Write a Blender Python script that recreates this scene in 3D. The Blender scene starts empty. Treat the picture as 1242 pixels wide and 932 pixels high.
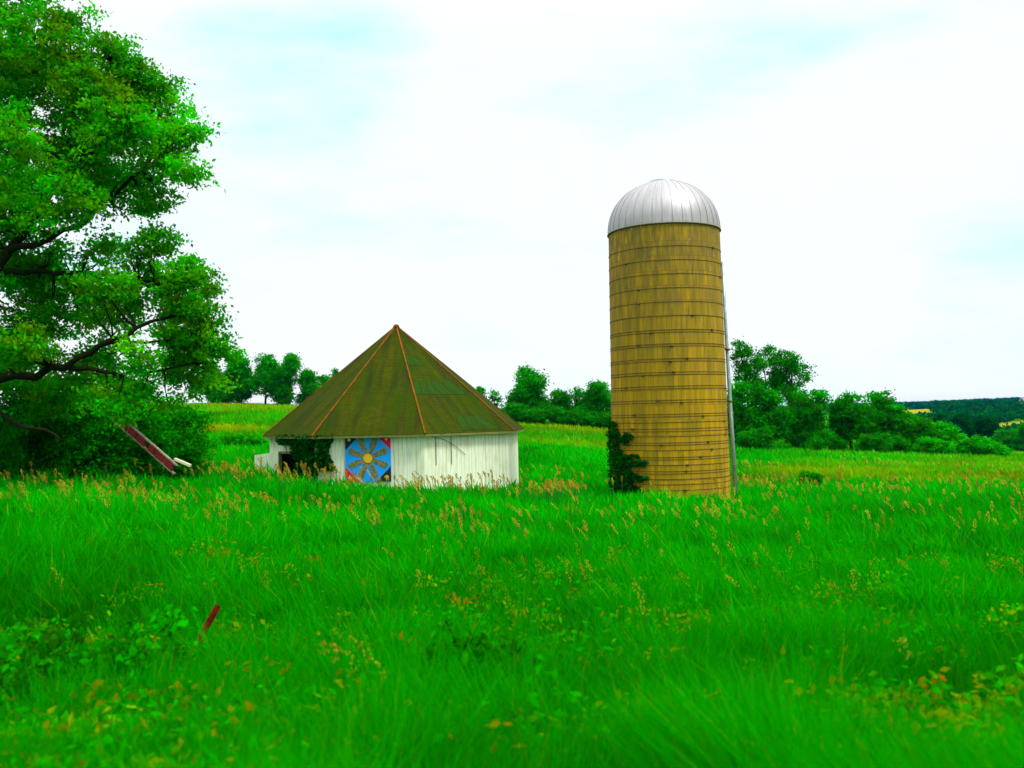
import bpy, bmesh, math, random
import numpy as np
from mathutils import Vector, Matrix
R_ = math.radians
sc = bpy.context.scene
COL = sc.collection
# ------------------------------------------------------------------ camera
CZ = 5.0                      # eye height over the low ground by the silo (seen from a raised road)
F = 1150.0                    # focal length in photo pixels (photo 1242 x 932)
PITCH = math.atan(39/F); ROLL = R_(1.35)
cam_d = bpy.data.cameras.new('camera'); cam = bpy.data.objects.new('camera', cam_d); COL.objects.link(cam)
cam_d.sensor_width = 36; cam_d.lens = 36*F/1242; cam_d.clip_start = .1; cam_d.clip_end = 20000
CM = (Matrix.Rotation(R_(90)+PITCH, 4, 'X') @ Matrix.Rotation(-ROLL, 4, 'Z'))
cam.matrix_world = Matrix.Translation((0, 0, CZ)) @ CM
cam_d.dof.use_dof = True; cam_d.dof.focus_distance = 52; cam_d.dof.aperture_fstop = 1.5
sc.camera = cam
def at(px, py, Y):
    d = CM.to_3x3() @ Vector(((px-621)/F, -(py-466)/F, -1))
    return Vector((0, 0, CZ)) + d*(Y/d.y)
# ------------------------------------------------------------------ exposure, sky, sun
sc.view_settings.view_transform = 'Standard'; sc.view_settings.look = 'None'
sc.view_settings.gamma = 1; sc.view_settings.exposure = 1.0
sc.render.engine = 'CYCLES'
SUN_EL, SUN_AZ = R_(60), R_(65)        # azimuth clockwise from +Y... high, from the right and a little behind the camera
sdir = Vector((math.cos(SUN_EL)*.85, -math.cos(SUN_EL)*.52, math.sin(SUN_EL))).normalized()
W = bpy.data.worlds.new('World'); sc.world = W; W.use_nodes = True
nt = W.node_tree; nt.nodes.clear(); N = nt.nodes.new; L = nt.links.new
out = N('ShaderNodeOutputWorld'); bg = N('ShaderNodeBackground'); L(bg.outputs[0], out.inputs[0])
sky = N('ShaderNodeTexSky'); sky.sky_type = 'NISHITA'; sky.sun_disc = False
sky.sun_elevation = SUN_EL; sky.sun_rotation = math.atan2(sdir.x, sdir.y)
bg.inputs[1].default_value = 0.12
tc = N('ShaderNodeTexCoord')
mp = N('ShaderNodeMapping'); mp.inputs['Scale'].default_value = (1, 1, 3.2); mp.inputs['Location'].default_value = (.35, .1, .2); L(tc.outputs['Generated'], mp.inputs[0])
nz = N('ShaderNodeTexNoise'); nz.inputs['Scale'].default_value = 2.1; nz.inputs['Detail'].default_value = 7; nz.inputs['Roughness'].default_value = .55; L(mp.outputs[0], nz.inputs[0])
# thin cloud cover: an opening low on the right and one high on the left
def gap(v, lo, hi):
    v = Vector(v).normalized()
    dp = N('ShaderNodeVectorMath'); dp.operation = 'DOT_PRODUCT'; L(tc.outputs['Generated'], dp.inputs[0]); dp.inputs[1].default_value = v
    m = N('ShaderNodeMapRange'); m.interpolation_type = 'SMOOTHSTEP'
    m.inputs['From Min'].default_value = lo; m.inputs['From Max'].default_value = hi; L(dp.outputs['Value'], m.inputs['Value']); return m.outputs[0]
cb = Vector((0, 0, CZ))
g1 = gap(at(1400, 520, 50)-cb, .90, .995); g2 = gap(at(350, 75, 50)-cb, .988, .9995)
def mth(op, a, b, clamp=False):
    n = N('ShaderNodeMath'); n.operation = op; n.use_clamp = clamp
    for i, v in enumerate((a, b)):
        if hasattr(v, 'is_linked'): L(v, n.inputs[i])
        else: n.inputs[i].default_value = v
    return n.outputs[0]
bias = mth('ADD', mth('MULTIPLY', g1, .17), mth('MULTIPLY', g2, .15))
ramp = N('ShaderNodeMapRange'); ramp.interpolation_type = 'SMOOTHSTEP'; ramp.inputs['From Min'].default_value = .52; ramp.inputs['From Max'].default_value = .92
L(mth('ADD', nz.outputs['Fac'], bias), ramp.inputs['Value'])
mix = N('ShaderNodeMix'); mix.data_type = 'RGBA'
L(mth('MULTIPLY', ramp.outputs[0], .95), mix.inputs['Factor'])
mix.inputs['A'].default_value = (4.1, 4.35, 4.5, 1)          # sunlit high cloud
tn = N('ShaderNodeMix'); tn.data_type = 'RGBA'; tn.blend_type = 'MULTIPLY'; tn.inputs['Factor'].default_value = 1
L(sky.outputs[0], tn.inputs['A']); tn.inputs['B'].default_value = (.28, .80, .85, 1)
ad = N('ShaderNodeMix'); ad.data_type = 'RGBA'; ad.blend_type = 'ADD'; ad.inputs['Factor'].default_value = 1
L(tn.outputs['Result'], ad.inputs['A']); ad.inputs['B'].default_value = (.5, 3.4, 3.6, 1)   # thin veil over the blue
L(ad.outputs['Result'], mix.inputs['B'])
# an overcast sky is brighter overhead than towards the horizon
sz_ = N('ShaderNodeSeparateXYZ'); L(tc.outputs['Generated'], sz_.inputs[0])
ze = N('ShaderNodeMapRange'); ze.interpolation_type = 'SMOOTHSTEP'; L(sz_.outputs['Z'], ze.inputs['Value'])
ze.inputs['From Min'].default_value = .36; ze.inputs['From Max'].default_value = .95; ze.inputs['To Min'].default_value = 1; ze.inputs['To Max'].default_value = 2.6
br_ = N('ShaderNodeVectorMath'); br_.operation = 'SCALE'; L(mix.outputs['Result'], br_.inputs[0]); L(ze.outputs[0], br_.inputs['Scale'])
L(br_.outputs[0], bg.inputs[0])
sd = bpy.data.lights.new('sun', 'SUN'); sd.energy = 1.5; sd.angle = R_(12); sd.color = (1, .96, .88)
sun = bpy.data.objects.new('sun', sd); COL.objects.link(sun); sun.rotation_euler = sdir.to_track_quat('Z', 'Y').to_euler()

# ------------------------------------------------------------------ helpers
rng = np.random.default_rng(7)
def tag(o, label=None, cat=None, group=None, kind=None):
    for k, v in (('label', label), ('category', cat), ('group', group), ('kind', kind)):
        if v: o[k] = v
    return o
def empty(name, loc, rz=0):
    o = bpy.data.objects.new(name, None); o.empty_display_size = .3; o.location = loc; o.rotation_euler = (0, 0, rz); COL.objects.link(o); return o
def mesh_np(name, verts, loops, totals, mat, tint=None, parent=None, smooth=False, extra=None):
    me = bpy.data.meshes.new(name)
    verts = np.asarray(verts, np.float32).reshape(-1, 3); loops = np.asarray(loops, np.int32).ravel(); totals = np.asarray(totals, np.int32)
    me.vertices.add(len(verts)); me.vertices.foreach_set('co', verts.ravel())
    me.loops.add(len(loops)); me.loops.foreach_set('vertex_index', loops)
    me.polygons.add(len(totals)); st = np.concatenate(([0], np.cumsum(totals)[:-1])).astype(np.int32)
    me.polygons.foreach_set('loop_start', st)
    try: me.polygons.foreach_set('loop_total', totals)
    except Exception: pass
    if tint is not None:
        a = me.attributes.new('tint', 'FLOAT_COLOR', 'POINT')
        t = np.ones((len(verts), 4), np.float32); t[:, :3] = tint; a.data.foreach_set('color', t.ravel())
    for k, v in (extra or {}).items():
        a = me.attributes.new(k, 'FLOAT', 'POINT'); a.data.foreach_set('value', np.asarray(v, np.float32).ravel())
    if smooth: me.polygons.foreach_set('use_smooth', np.ones(len(totals), bool))
    me.update(calc_edges=True); me.validate()
    me.materials.append(mat)
    o = bpy.data.objects.new(name, me); COL.objects.link(o)
    if parent: o.parent = parent
    return o
class MB:
    def __init__(s): s.v = []; s.f = []
    def add(s, vs, fs):
        b = len(s.v); s.v += [tuple(v) for v in vs]; s.f += [tuple(b+i for i in f) for f in fs]; return s
    def box(s, c, size, M=None):
        x, y, z = (q/2 for q in size); c = Vector(c)
        vs = [Vector((i*x, j*y, k*z)) + c for i in (-1, 1) for j in (-1, 1) for k in (-1, 1)]
        if M: vs = [M @ v for v in vs]
        return s.add(vs, [(0,1,3,2),(4,6,7,5),(0,4,5,1),(2,3,7,6),(0,2,6,4),(1,5,7,3)])
    def beam(s, a, b, w, h, up=Vector((0,0,1))):
        a = Vector(a); b = Vector(b); d = (b-a).normalized(); sd = d.cross(up).normalized(); u = sd.cross(d)
        vs = [p + sd*i*w/2 + u*j*h/2 for p in (a, b) for i, j in ((-1,-1),(1,-1),(1,1),(-1,1))]
        return s.add(vs, [(3,2,1,0),(4,5,6,7),(0,1,5,4),(1,2,6,5),(2,3,7,6),(3,0,4,7)])
    def tube(s, pts, rad, n=8):
        pts = [Vector(p) for p in pts]; m = len(pts)
        if not hasattr(rad, '__len__'): rad = [rad]*m
        b = len(s.v)
        for i, p in enumerate(pts):
            d = (pts[min(i+1, m-1)] - pts[max(i-1, 0)]).normalized()
            a = d.cross(Vector((.13, .99, .05))); a = a.normalized() if a.length > .05 else d.cross(Vector((1,0,0))).normalized()
            c = d.cross(a)
            for k in range(n):
                t = 2*math.pi*k/n; s.v.append(tuple(p + (a*math.cos(t)+c*math.sin(t))*rad[i]))
        for i in range(m-1):
            for k in range(n):
                k2 = (k+1) % n; s.f.append((b+i*n+k, b+i*n+k2, b+(i+1)*n+k2, b+(i+1)*n+k))
        s.f.append(tuple(b+k for k in range(n))[::-1]); s.f.append(tuple(b+(m-1)*n+k for k in range(n)))
        return s
    def build(s, name, mat, parent=None, smooth=False):
        me = bpy.data.meshes.new(name); me.from_pydata(s.v, [], s.f); me.update()
        bm = bmesh.new(); bm.from_mesh(me); bmesh.ops.recalc_face_normals(bm, faces=bm.faces); bm.to_mesh(me); bm.free()
        if smooth:
            for p in me.polygons: p.use_smooth = True
        me.materials.append(mat); o = bpy.data.objects.new(name, me); COL.objects.link(o)
        if parent: o.parent = parent
        return o
# value noise
def vnoise(x, y, scale, seed=0):
    x = np.asarray(x, float)/scale; y = np.asarray(y, float)/scale
    xi = np.floor(x).astype(np.int64); yi = np.floor(y).astype(np.int64); fx = x-xi; fy = y-yi
    fx = fx*fx*(3-2*fx); fy = fy*fy*(3-2*fy)
    def h(i, j):
        n = (i*374761393 + j*668265263 + seed*2147483) & 0xffffffff
        n = ((n ^ (n >> 13))*1274126177) & 0xffffffff; return ((n ^ (n >> 16)) & 0xffff)/65535.
    return (h(xi,yi)*(1-fx)+h(xi+1,yi)*fx)*(1-fy) + (h(xi,yi+1)*(1-fx)+h(xi+1,yi+1)*fx)*fy

# ------------------------------------------------------------------ materials
def mat_new(name):
    m = bpy.data.materials.new(name); m.use_nodes = True; t = m.node_tree
    b = t.nodes['Principled BSDF']; b.inputs['Specular IOR Level'].default_value = .25
    return m, t, b
def mixc(t, a, b, fac, mode='MIX'):
    n = t.nodes.new('ShaderNodeMix'); n.data_type = 'RGBA'; n.blend_type = mode
    for s, v in (('Factor', fac), ('A', a), ('B', b)):
        if hasattr(v, 'is_linked'): t.links.new(v, n.inputs[s])
        elif s == 'Factor': n.inputs[s].default_value = v
        else: n.inputs[s].default_value = (*v, 1)
    return n.outputs['Result']
def noise(t, scale, vec=None, detail=5, rough=.55, sc3=None, lo=.35, hi=.65):
    n = t.nodes.new('ShaderNodeTexNoise'); n.inputs['Scale'].default_value = scale; n.inputs['Detail'].default_value = detail; n.inputs['Roughness'].default_value = rough
    if vec is None: vec = t.nodes.new('ShaderNodeTexCoord').outputs['Object']
    if sc3:
        mp = t.nodes.new('ShaderNodeMapping'); mp.inputs['Scale'].default_value = sc3; t.links.new(vec, mp.inputs[0]); vec = mp.outputs[0]
    t.links.new(vec, n.inputs['Vector'])
    r = t.nodes.new('ShaderNodeMapRange'); r.inputs['From Min'].default_value = lo; r.inputs['From Max'].default_value = hi
    t.links.new(n.outputs['Fac'], r.inputs['Value']); return r.outputs[0]
def foliage_mat(name, base, transl=.35, rough=.9, spec=.0):
    m, t, b = mat_new(name)
    at_ = t.nodes.new('ShaderNodeAttribute'); at_.attribute_name = 'tint'
    c = mixc(t, base, at_.outputs['Color'], 1, 'MULTIPLY')
    t.links.new(c, b.inputs['Base Color']); b.inputs['Roughness'].default_value = rough; b.inputs['Specular IOR Level'].default_value = spec
    b.inputs['Specular Tint'].default_value = (.35, 1, .1, 1)
    tr = t.nodes.new('ShaderNodeBsdfTranslucent'); t.links.new(c, tr.inputs[0])
    mx = t.nodes.new('ShaderNodeMixShader'); mx.inputs[0].default_value = transl
    o = t.nodes['Material Output']; t.links.new(b.outputs[0], mx.inputs[1]); t.links.new(tr.outputs[0], mx.inputs[2]); t.links.new(mx.outputs[0], o.inputs[0])
    return m
M = {}
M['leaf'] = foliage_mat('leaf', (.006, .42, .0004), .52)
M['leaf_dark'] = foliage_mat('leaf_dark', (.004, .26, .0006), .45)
M['leaf_far'] = foliage_mat('leaf_far', (.001, .085, .014), .3)  # far foliage: blue of the distance haze put into the leaf colour
M['ivy'] = foliage_mat('ivy', (.002, .085, .003), .3)
M['grass'] = foliage_mat('grass_blade', (.0012, .30, .0004), .45)
M['seed'] = foliage_mat('grass_seed', (.45, .29, .02), .4, spec=.05)
def simple(name, col, rough=.7, metal=0, spec=.3, var=None, vs=4, bump=0):
    m, t, b = mat_new(name); b.inputs['Roughness'].default_value = rough; b.inputs['Metallic'].default_value = metal; b.inputs['Specular IOR Level'].default_value = spec
    if var: t.links.new(mixc(t, col, var, noise(t, vs)), b.inputs['Base Color'])
    else: b.inputs['Base Color'].default_value = (*col, 1)
    if bump:
        bp = t.nodes.new('ShaderNodeBump'); bp.inputs['Strength'].default_value = bump; bp.inputs['Distance'].default_value = .02
        t.links.new(noise(t, vs*4), bp.inputs['Height']); t.links.new(bp.outputs[0], b.inputs['Normal'])
    return m
M['bark'] = simple('bark', (.018, .018, .006), .95, spec=.05, var=(.007, .012, .003), vs=6, bump=.6)
M['rust'] = simple('rust', (.15, .010, .002), .9, spec=.03, var=(.04, .008, .002), vs=14, bump=.4)
M['red'] = simple('red_paint', (.36, .003, .005), .6, var=(.08, .012, .004), vs=9)
M['rail'] = simple('bare_steel', (.38, .36, .26), .5, .3, var=(.2, .12, .05), vs=6)
M['galv'] = simple('galvanised', (.42, .50, .50), .45, .35, var=(.26, .33, .32), vs=3)
M['hoop'] = simple('hoop_steel', (.07, .05, .012), .8, var=(.14, .07, .01), vs=5)
M['dark'] = simple('dark_inside', (.012, .006, .004), .95)
M['trim'] = simple('eave_trim', (.22, .21, .05), .8, var=(.12, .14, .03), vs=3)
M['ridge'] = simple('ridge_rust', (.27, .065, .003), .9, var=(.10, .06, .004), vs=2.5, spec=.05)

def ground_mat():
    m, t, b = mat_new('field_ground'); b.inputs['Roughness'].default_value = .95; b.inputs['Specular IOR Level'].default_value = 0
    g = t.nodes.new('ShaderNodeAttribute'); g.attribute_name = 'gold'
    c1 = mixc(t, (.001, .22, .0005), (.001, .14, .0005), noise(t, .09, sc3=(1, 1.2, 1)))
    c1 = mixc(t, c1, (.10, .26, .001), noise(t, .045, lo=.48, hi=.72))
    c1 = mixc(t, c1, (.001, .07, .001), noise(t, 1.6, lo=.55, hi=.75))
    gold = mixc(t, (.30, .22, .012), (.22, .25, .006), noise(t, .22))
    mu = t.nodes.new('ShaderNodeMath'); mu.operation = 'MULTIPLY_ADD'; mu.use_clamp = True
    t.links.new(g.outputs['Fac'], mu.inputs[0]); mu.inputs[1].default_value = 1.8
    nn = t.nodes.new('ShaderNodeMath'); nn.operation = 'MULTIPLY_ADD'; nn.inputs[1].default_value = .9; nn.inputs[2].default_value = -.85
    t.links.new(noise(t, .35, lo=.3, hi=.7), nn.inputs[0]); t.links.new(nn.outputs[0], mu.inputs[2])
    c = mixc(t, c1, gold, mu.outputs[0])
    t.links.new(c, b.inputs['Base Color'])
    bp = t.nodes.new('ShaderNodeBump'); bp.inputs['Strength'].default_value = .7; bp.inputs['Distance'].default_value = .25
    t.links.new(noise(t, 2.5, lo=0, hi=1), bp.inputs['Height']); t.links.new(bp.outputs[0], b.inputs['Normal'])
    return m
M['ground'] = ground_mat()

def stave_mat():
    m, t, b = mat_new('concrete_staves'); b.inputs['Roughness'].default_value = .85; b.inputs['Specular IOR Level'].default_value = .15
    uv = t.nodes.new('ShaderNodeUVMap').outputs[0]
    br = t.nodes.new('ShaderNodeTexBrick'); br.offset = .5; br.inputs['Scale'].default_value = 1
    br.inputs['Brick Width'].default_value = .255; br.inputs['Row Height'].default_value = .762; br.inputs['Mortar Size'].default_value = .007; br.inputs['Mortar Smooth'].default_value = .2
    br.inputs['Color1'].default_value = (0, 0, 0, 1); br.inputs['Color2'].default_value = (1, 1, 1, 1); br.inputs['Mortar'].default_value = (.5, .5, .5, 1)
    t.links.new(uv, br.inputs['Vector'])
    c = mixc(t, (.52, .275, .001), (.33, .205, .003), br.outputs['Color'])
    c = mixc(t, c, (.18, .13, .004), mathn(t, 'MULTIPLY', noise(t, .9, uv, sc3=(4, .35, 1), lo=.40, hi=.70), .85))
    # dark weathering streaks running down, denser towards the top of the wall
    sx = t.nodes.new('ShaderNodeSeparateXYZ'); t.links.new(uv, sx.inputs[0])
    hi = t.nodes.new('ShaderNodeMapRange'); hi.inputs['From Min'].default_value = 5; hi.inputs['From Max'].default_value = 14.5; t.links.new(sx.outputs['Y'], hi.inputs['Value'])
    c = mixc(t, c, (.16, .11, .030), mathn(t, 'MULTIPLY', noise(t, 1.1, uv, sc3=(3.2, .8, 1), lo=.3, hi=.62), mathn(t, 'MULTIPLY', hi.outputs[0], .95)))
    c = mixc(t, c, (.03, .035, .03), mathn(t, 'MULTIPLY', noise(t, .7, uv, sc3=(4.5, .45, 1), lo=.63, hi=.74), mathn(t, 'MULTIPLY', hi.outputs[0], 1.3, True)))
    # lime runs near the top
    h2 = t.nodes.new('ShaderNodeMapRange'); h2.inputs['From Min'].default_value = 12; h2.inputs['From Max'].default_value = 13.6; t.links.new(sx.outputs['Y'], h2.inputs['Value'])
    c = mixc(t, c, (.62, .58, .34), mathn(t, 'MULTIPLY', noise(t, 2.1, uv, sc3=(3.4, .6, 1), lo=.66, hi=.72), h2.outputs[0]))
    c = mixc(t, c, (.10, .065, .006), mathn(t, 'MULTIPLY', br.outputs['Fac'], .9))
    c = mixc(t, c, (.10, .07, .01), noise(t, 9, uv, lo=.62, hi=.9), )
    t.links.new(c, b.inputs['Base Color'])
    bp = t.nodes.new('ShaderNodeBump'); bp.inputs['Strength'].default_value = .5; bp.inputs['Distance'].default_value = .02; bp.invert = True
    t.links.new(br.outputs['Fac'], bp.inputs['Height']); t.links.new(bp.outputs[0], b.inputs['Normal'])
    return m
def mathn(t, op, a, b, clamp=False):
    n = t.nodes.new('ShaderNodeMath'); n.operation = op; n.use_clamp = clamp
    for i, v in enumerate((a, b)):
        if hasattr(v, 'is_linked'): t.links.new(v, n.inputs[i])
        else: n.inputs[i].default_value = v
    return n.outputs[0]
M['stave'] = stave_mat()
def dome_mat():
    m, t, b = mat_new('dome_sheet'); b.inputs['Metallic'].default_value = .55; b.inputs['Roughness'].default_value = .48
    uv = t.nodes.new('ShaderNodeUVMap').outputs[0]
    c = mixc(t, (.42, .38, .38), (.31, .30, .31), noise(t, 2.0, uv, sc3=(3.5, .5, 1), lo=.35, hi=.65))
    t.links.new(c, b.inputs['Base Color']); return m
M['dome'] = dome_mat()
def board_mat():
    m, t, b = mat_new('white_boards'); b.inputs['Roughness'].default_value = .8; b.inputs['Specular IOR Level'].default_value = .1
    uv = t.nodes.new('ShaderNodeUVMap').outputs[0]
    br = t.nodes.new('ShaderNodeTexBrick'); br.offset = 0; br.inputs['Scale'].default_value = 1; br.inputs['Brick Width'].default_value = .24; br.inputs['Row Height'].default_value = 30
    br.inputs['Mortar Size'].default_value = .006; br.inputs['Color1'].default_value = (0,0,0,1); br.inputs['Color2'].default_value = (1,1,1,1)
    t.links.new(uv, br.inputs['Vector'])
    c = mixc(t, (.78, .83, .60), (.86, .88, .72), br.outputs['Color'])
    c = mixc(t, c, (.42, .48, .22), mathn(t, 'MULTIPLY', noise(t, 1.2, uv, sc3=(5, .5, 1), lo=.5, hi=.72), .7))
    c = mixc(t, c, (.50, .42, .16), mathn(t, 'MULTIPLY', noise(t, .8, uv, sc3=(1, .6, 1), lo=.5, hi=.75), .5))
    c = mixc(t, c, (.12, .14, .07), mathn(t, 'MULTIPLY', br.outputs['Fac'], .8))
    t.links.new(c, b.inputs['Base Color']); return m
M['board'] = board_mat()
def shingle_mat(name, c1, c2, c3):
    m, t, b = mat_new(name); b.inputs['Roughness'].default_value = .9; b.inputs['Specular IOR Level'].default_value = .02
    uv = t.nodes.new('ShaderNodeUVMap').outputs[0]
    br = t.nodes.new('ShaderNodeTexBrick'); br.offset = .5; br.inputs['Scale'].default_value = 1; br.inputs['Brick Width'].default_value = .30; br.inputs['Row Height'].default_value = .14
    br.inputs['Mortar Size'].default_value = .010; br.inputs['Color1'].default_value = (0,0,0,1); br.inputs['Color2'].default_value = (1,1,1,1)
    t.links.new(uv, br.inputs['Vector'])
    c = mixc(t, c1, c2, br.outputs['Color'])
    c = mixc(t, c, c3, noise(t, .7, uv, sc3=(1.6, .35, 1), lo=.38, hi=.68))
    c = mixc(t, c, (.022, .022, .006), mathn(t, 'MULTIPLY', noise(t, 1.1, uv, sc3=(2.0, .25, 1), lo=.46, hi=.68), .75))
    c = mixc(t, c, (.012, .014, .003), mathn(t, 'MULTIPLY', br.outputs['Fac'], .7))
    t.links.new(c, b.inputs['Base Color'])
    bp = t.nodes.new('ShaderNodeBump'); bp.inputs['Strength'].default_value = .5; bp.inputs['Distance'].default_value = .02; bp.invert = True
    t.links.new(br.outputs['Fac'], bp.inputs['Height']); t.links.new(bp.outputs[0], b.inputs['Normal'])
    return m
M['shingle'] = shingle_mat('mossy_shingles', (.052, .060, .0006), (.034, .046, .0006), (.020, .052, .0006))
M['shingle_new'] = shingle_mat('green_shingles', (.016, .062, .004), (.024, .078, .006), (.022, .052, .003))

# ------------------------------------------------------------------ terrain
TD = np.array([.3, 4, 9, 20, 35, 50, 70, 95, 120, 150, 180, 250, 400, 700, 900, 1300, 2500, 6500.])
TP = np.array([-330, 50, 330, 478, 690, 812, 950, 1100, 1242, 1560.])
TZ = np.array([
 [-2.2,-2.6,-2.9,-2.6,-2.3,-2.0,-1.5,-.4, 1.0, 2.5, 4.0, 4, 0,-5,-6,-6,-4,-8],
 [-2.2,-2.6,-3.0,-3.0,-2.55,-2.6,-2.2,-1.1,.5, 2.3, 3.9, 4, 0,-5,-6,-6,-4,-8],
 [-2.2,-2.6,-3.0,-3.6,-3.5,-3.5,-2.5,-.9, .9, 2.6, 3.7, 2.5, 0,-5,-6,-6,-4,-8],
 [-2.2,-2.6,-3.0,-3.8,-4.1,-4.1,-3.9,-2.7,-1.2,0., .9, 0,-2,-5,-6,-6,-4,-8],
 [-2.2,-2.6,-3.0,-3.9,-4.4,-4.6,-4.5,-3.6,-2.4,-1.3,-1.6,-3,-6,-8,-8,-8,-4,-8],
 [-2.2,-2.6,-3.0,-3.9,-4.5,-4.9,-5.2,-5.1,-4.2,-3.4,-3.6,-5,-8,-9,-8,-8,-4,-8],
 [-2.2,-2.6,-3.0,-3.9,-4.6,-5.1,-5.3,-5.3,-4.8,-5.0,-6,-9,-12,-10,-8,-8,-2,-8],
 [-2.2,-2.6,-3.0,-3.9,-4.6,-5.2,-5.6,-5.8,-5.7,-7.2,-9,-14,-16,-4,0,-9,4,-8],
 [-2.2,-2.6,-3.0,-4.0,-4.7,-5.3,-5.9,-6.4,-6.9,-8.0,-9.5,-12,-7.0,-9,-4,-3,9,-8],
 [-2.2,-2.6,-3.0,-4.0,-4.8,-5.4,-6.0,-6.8,-7.4,-8.5,-10,-12,-6,-5,0,2,14,-8]])
LD = np.linspace(math.log(.3), math.log(6500), 420); PP = np.linspace(-330, 1560, 190)
fine = np.array([np.interp(np.exp(LD), TD, row) for row in TZ])
fine = np.array([np.interp(PP, TP, fine[:, j]) for j in range(fine.shape[1])])       # [LD, PP]
def blur(a, s, ax):
    k = np.exp(-.5*(np.arange(-3*s, 3*s+1)/s)**2); k /= k.sum()
    return np.apply_along_axis(lambda r: np.convolve(np.pad(r, 3*s, mode='edge'), k, 'valid'), ax, a)
fine = blur(blur(fine, 5, 0), 5, 1)
def gz(x, y, bumps=True):
    x = np.asarray(x, float); y = np.asarray(y, float)
    r = np.hypot(x, y); a = np.arctan2(x, y); ac = np.clip(a, -.685, .685)
    P = 621 + F*np.tan(ac); D = np.clip(r*np.cos(ac), .3, 6500)
    u = (np.log(D)-LD[0])/(LD[1]-LD[0]); v = (P-PP[0])/(PP[1]-PP[0])
    u = np.clip(u, 0, len(LD)-1.001); v = np.clip(v, 0, len(PP)-1.001)
    i = u.astype(int); j = v.astype(int); fu = u-i; fv = v-j
    z = (fine[i, j]*(1-fv)+fine[i, j+1]*fv)*(1-fu) + (fine[i+1, j]*(1-fv)+fine[i+1, j+1]*fv)*fu
    w = np.clip((np.abs(a)-1.2)/1.0, 0, 1); w = w*w*(3-2*w); z = z*(1-w) - 2.6*w
    if bumps:
        k = np.clip(D/30, .2, 1)
        z = z + k*((vnoise(x, y, 9, 3)-.5)*.35 + (vnoise(x, y, 3, 4)-.5)*.12)
        z = z + np.clip((D-300)/600, 0, 1)*(vnoise(x, y, 260, 9)-.5)*4
    return z + CZ
def g1z(x, y): return float(gz(np.array([x]), np.array([y]))[0])
def pd(x, y): return 621 + F*np.asarray(x)/np.maximum(np.asarray(y), .1)
def goldw(x, y):
    p = pd(x, y); D = np.asarray(y)
    def bump(c, w, v): return np.exp(-((v-c)/w)**2)
    g = .16*np.clip((D-60)/60, 0, 1)
    g = g + .75*bump(74, 9, D)*np.clip((p-880)/80, 0, 1)*(.5+vnoise(x, y, 7, 2))
    g = g + .55*bump(100, 10, D)*np.clip((p-930)/80, 0, 1)
    g = g + .55*bump(137, 16, D)*bump(700, 110, p) + .35*bump(105, 5, D)*bump(690, 110, p)
    g = g + .95*bump(97, 6, D)*bump(270, 70, p) + .60*bump(158, 28, D)*bump(290, 140, p)
    g = g + 1.0*bump(850, 90, D)*bump(1108, 26, p)
    g = g + 1.1*bump(385, 60, D)*np.clip((p-1196)/15, 0, 1) + 1.0*bump(150, 14, D)*np.clip((p-1215)/10, 0, 1)
    g = g + 1.0*bump(1250, 150, D)*bump(1222, 26, p)
    return np.clip(g, 0, 1.3)
def make_ground():
    an = np.concatenate((np.linspace(-.8, .8, 560), np.linspace(.8, 2*math.pi-.8, 122)[1:-1]))
    rr = np.concatenate(([0.5], np.geomspace(1.0, 6200, 330)))
    A, Rr = np.meshgrid(an, rr); x = Rr*np.sin(A); y = Rr*np.cos(A); z = gz(x, y)
    nA, nR = len(an), len(rr); V = np.stack((x, y, z), -1).reshape(-1, 3)
    i, j = np.meshgrid(np.arange(nR-1), np.arange(nA), indexing='ij'); j2 = (j+1) % nA
    q = np.stack((i*nA+j, (i+1)*nA+j, (i+1)*nA+j2, i*nA+j2), -1).reshape(-1, 4)
    V = np.vstack((V, [[0, 0, float(z[0].mean())]])); c = len(V)-1
    jj = np.arange(nA); tri = np.stack((np.full(nA, c), jj, (jj+1) % nA), -1)
    gw = goldw(V[:, 0], V[:, 1])*(V[:, 1] > 0)
    o = mesh_np('ground', V, np.concatenate((q.ravel(), tri.ravel())), np.concatenate((np.full(len(q), 4), np.full(nA, 3))), M['ground'], smooth=True, extra={'gold': gw})
    o['kind'] = 'structure'
make_ground()

# ------------------------------------------------------------------ silo
def uv_set(o, f):
    uv = o.data.uv_layers.new(name='UVMap')
    for p in o.data.polygons:
        for li in p.loop_indices: uv.data[li].uv = f(o.data.vertices[o.data.loops[li].vertex_index].co, p)
SD = 51.0
sb = at(814.0, 596, SD); rt = at(808, 282, SD)
sz0 = g1z(sb.x, SD); SB = Vector((sb.x, SD, sz0-.15))
HW = rt.z - SB.z; RB, RT = 3.12, 2.97
silo = empty('silo', SB)
tag(silo, 'tall ochre concrete stave silo with steel hoops and a ribbed metal dome', 'silo')
def cyl(name, prof, n, mat, parent, smooth=True):
    V = []; Fc = []
    for (r, z) in prof:
        for k in range(n+1):
            a = 2*math.pi*k/n; V.append((r*math.cos(a), r*math.sin(a), z))
    for i in range(len(prof)-1):
        for k in range(n): b = i*(n+1)+k; Fc.append((b, b+1, b+n+2, b+n+1))
    me = bpy.data.meshes.new(name); me.from_pydata(V, [], Fc); me.update()
    uv = me.uv_layers.new(name='UVMap')
    for p in me.polygons:
        for li in p.loop_indices:
            vi = me.loops[li].vertex_index; i, k = divmod(vi, n+1)
            uv.data[li].uv = (2*math.pi*3.05*k/n, V[vi][2])
    for p in me.polygons: p.use_smooth = smooth
    me.materials.append(mat); o = bpy.data.objects.new(name, me); COL.objects.link(o); o.parent = parent; return o
cyl('wall', [(RB, 0), (RT, HW)], 96, M['stave'], silo)
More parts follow.
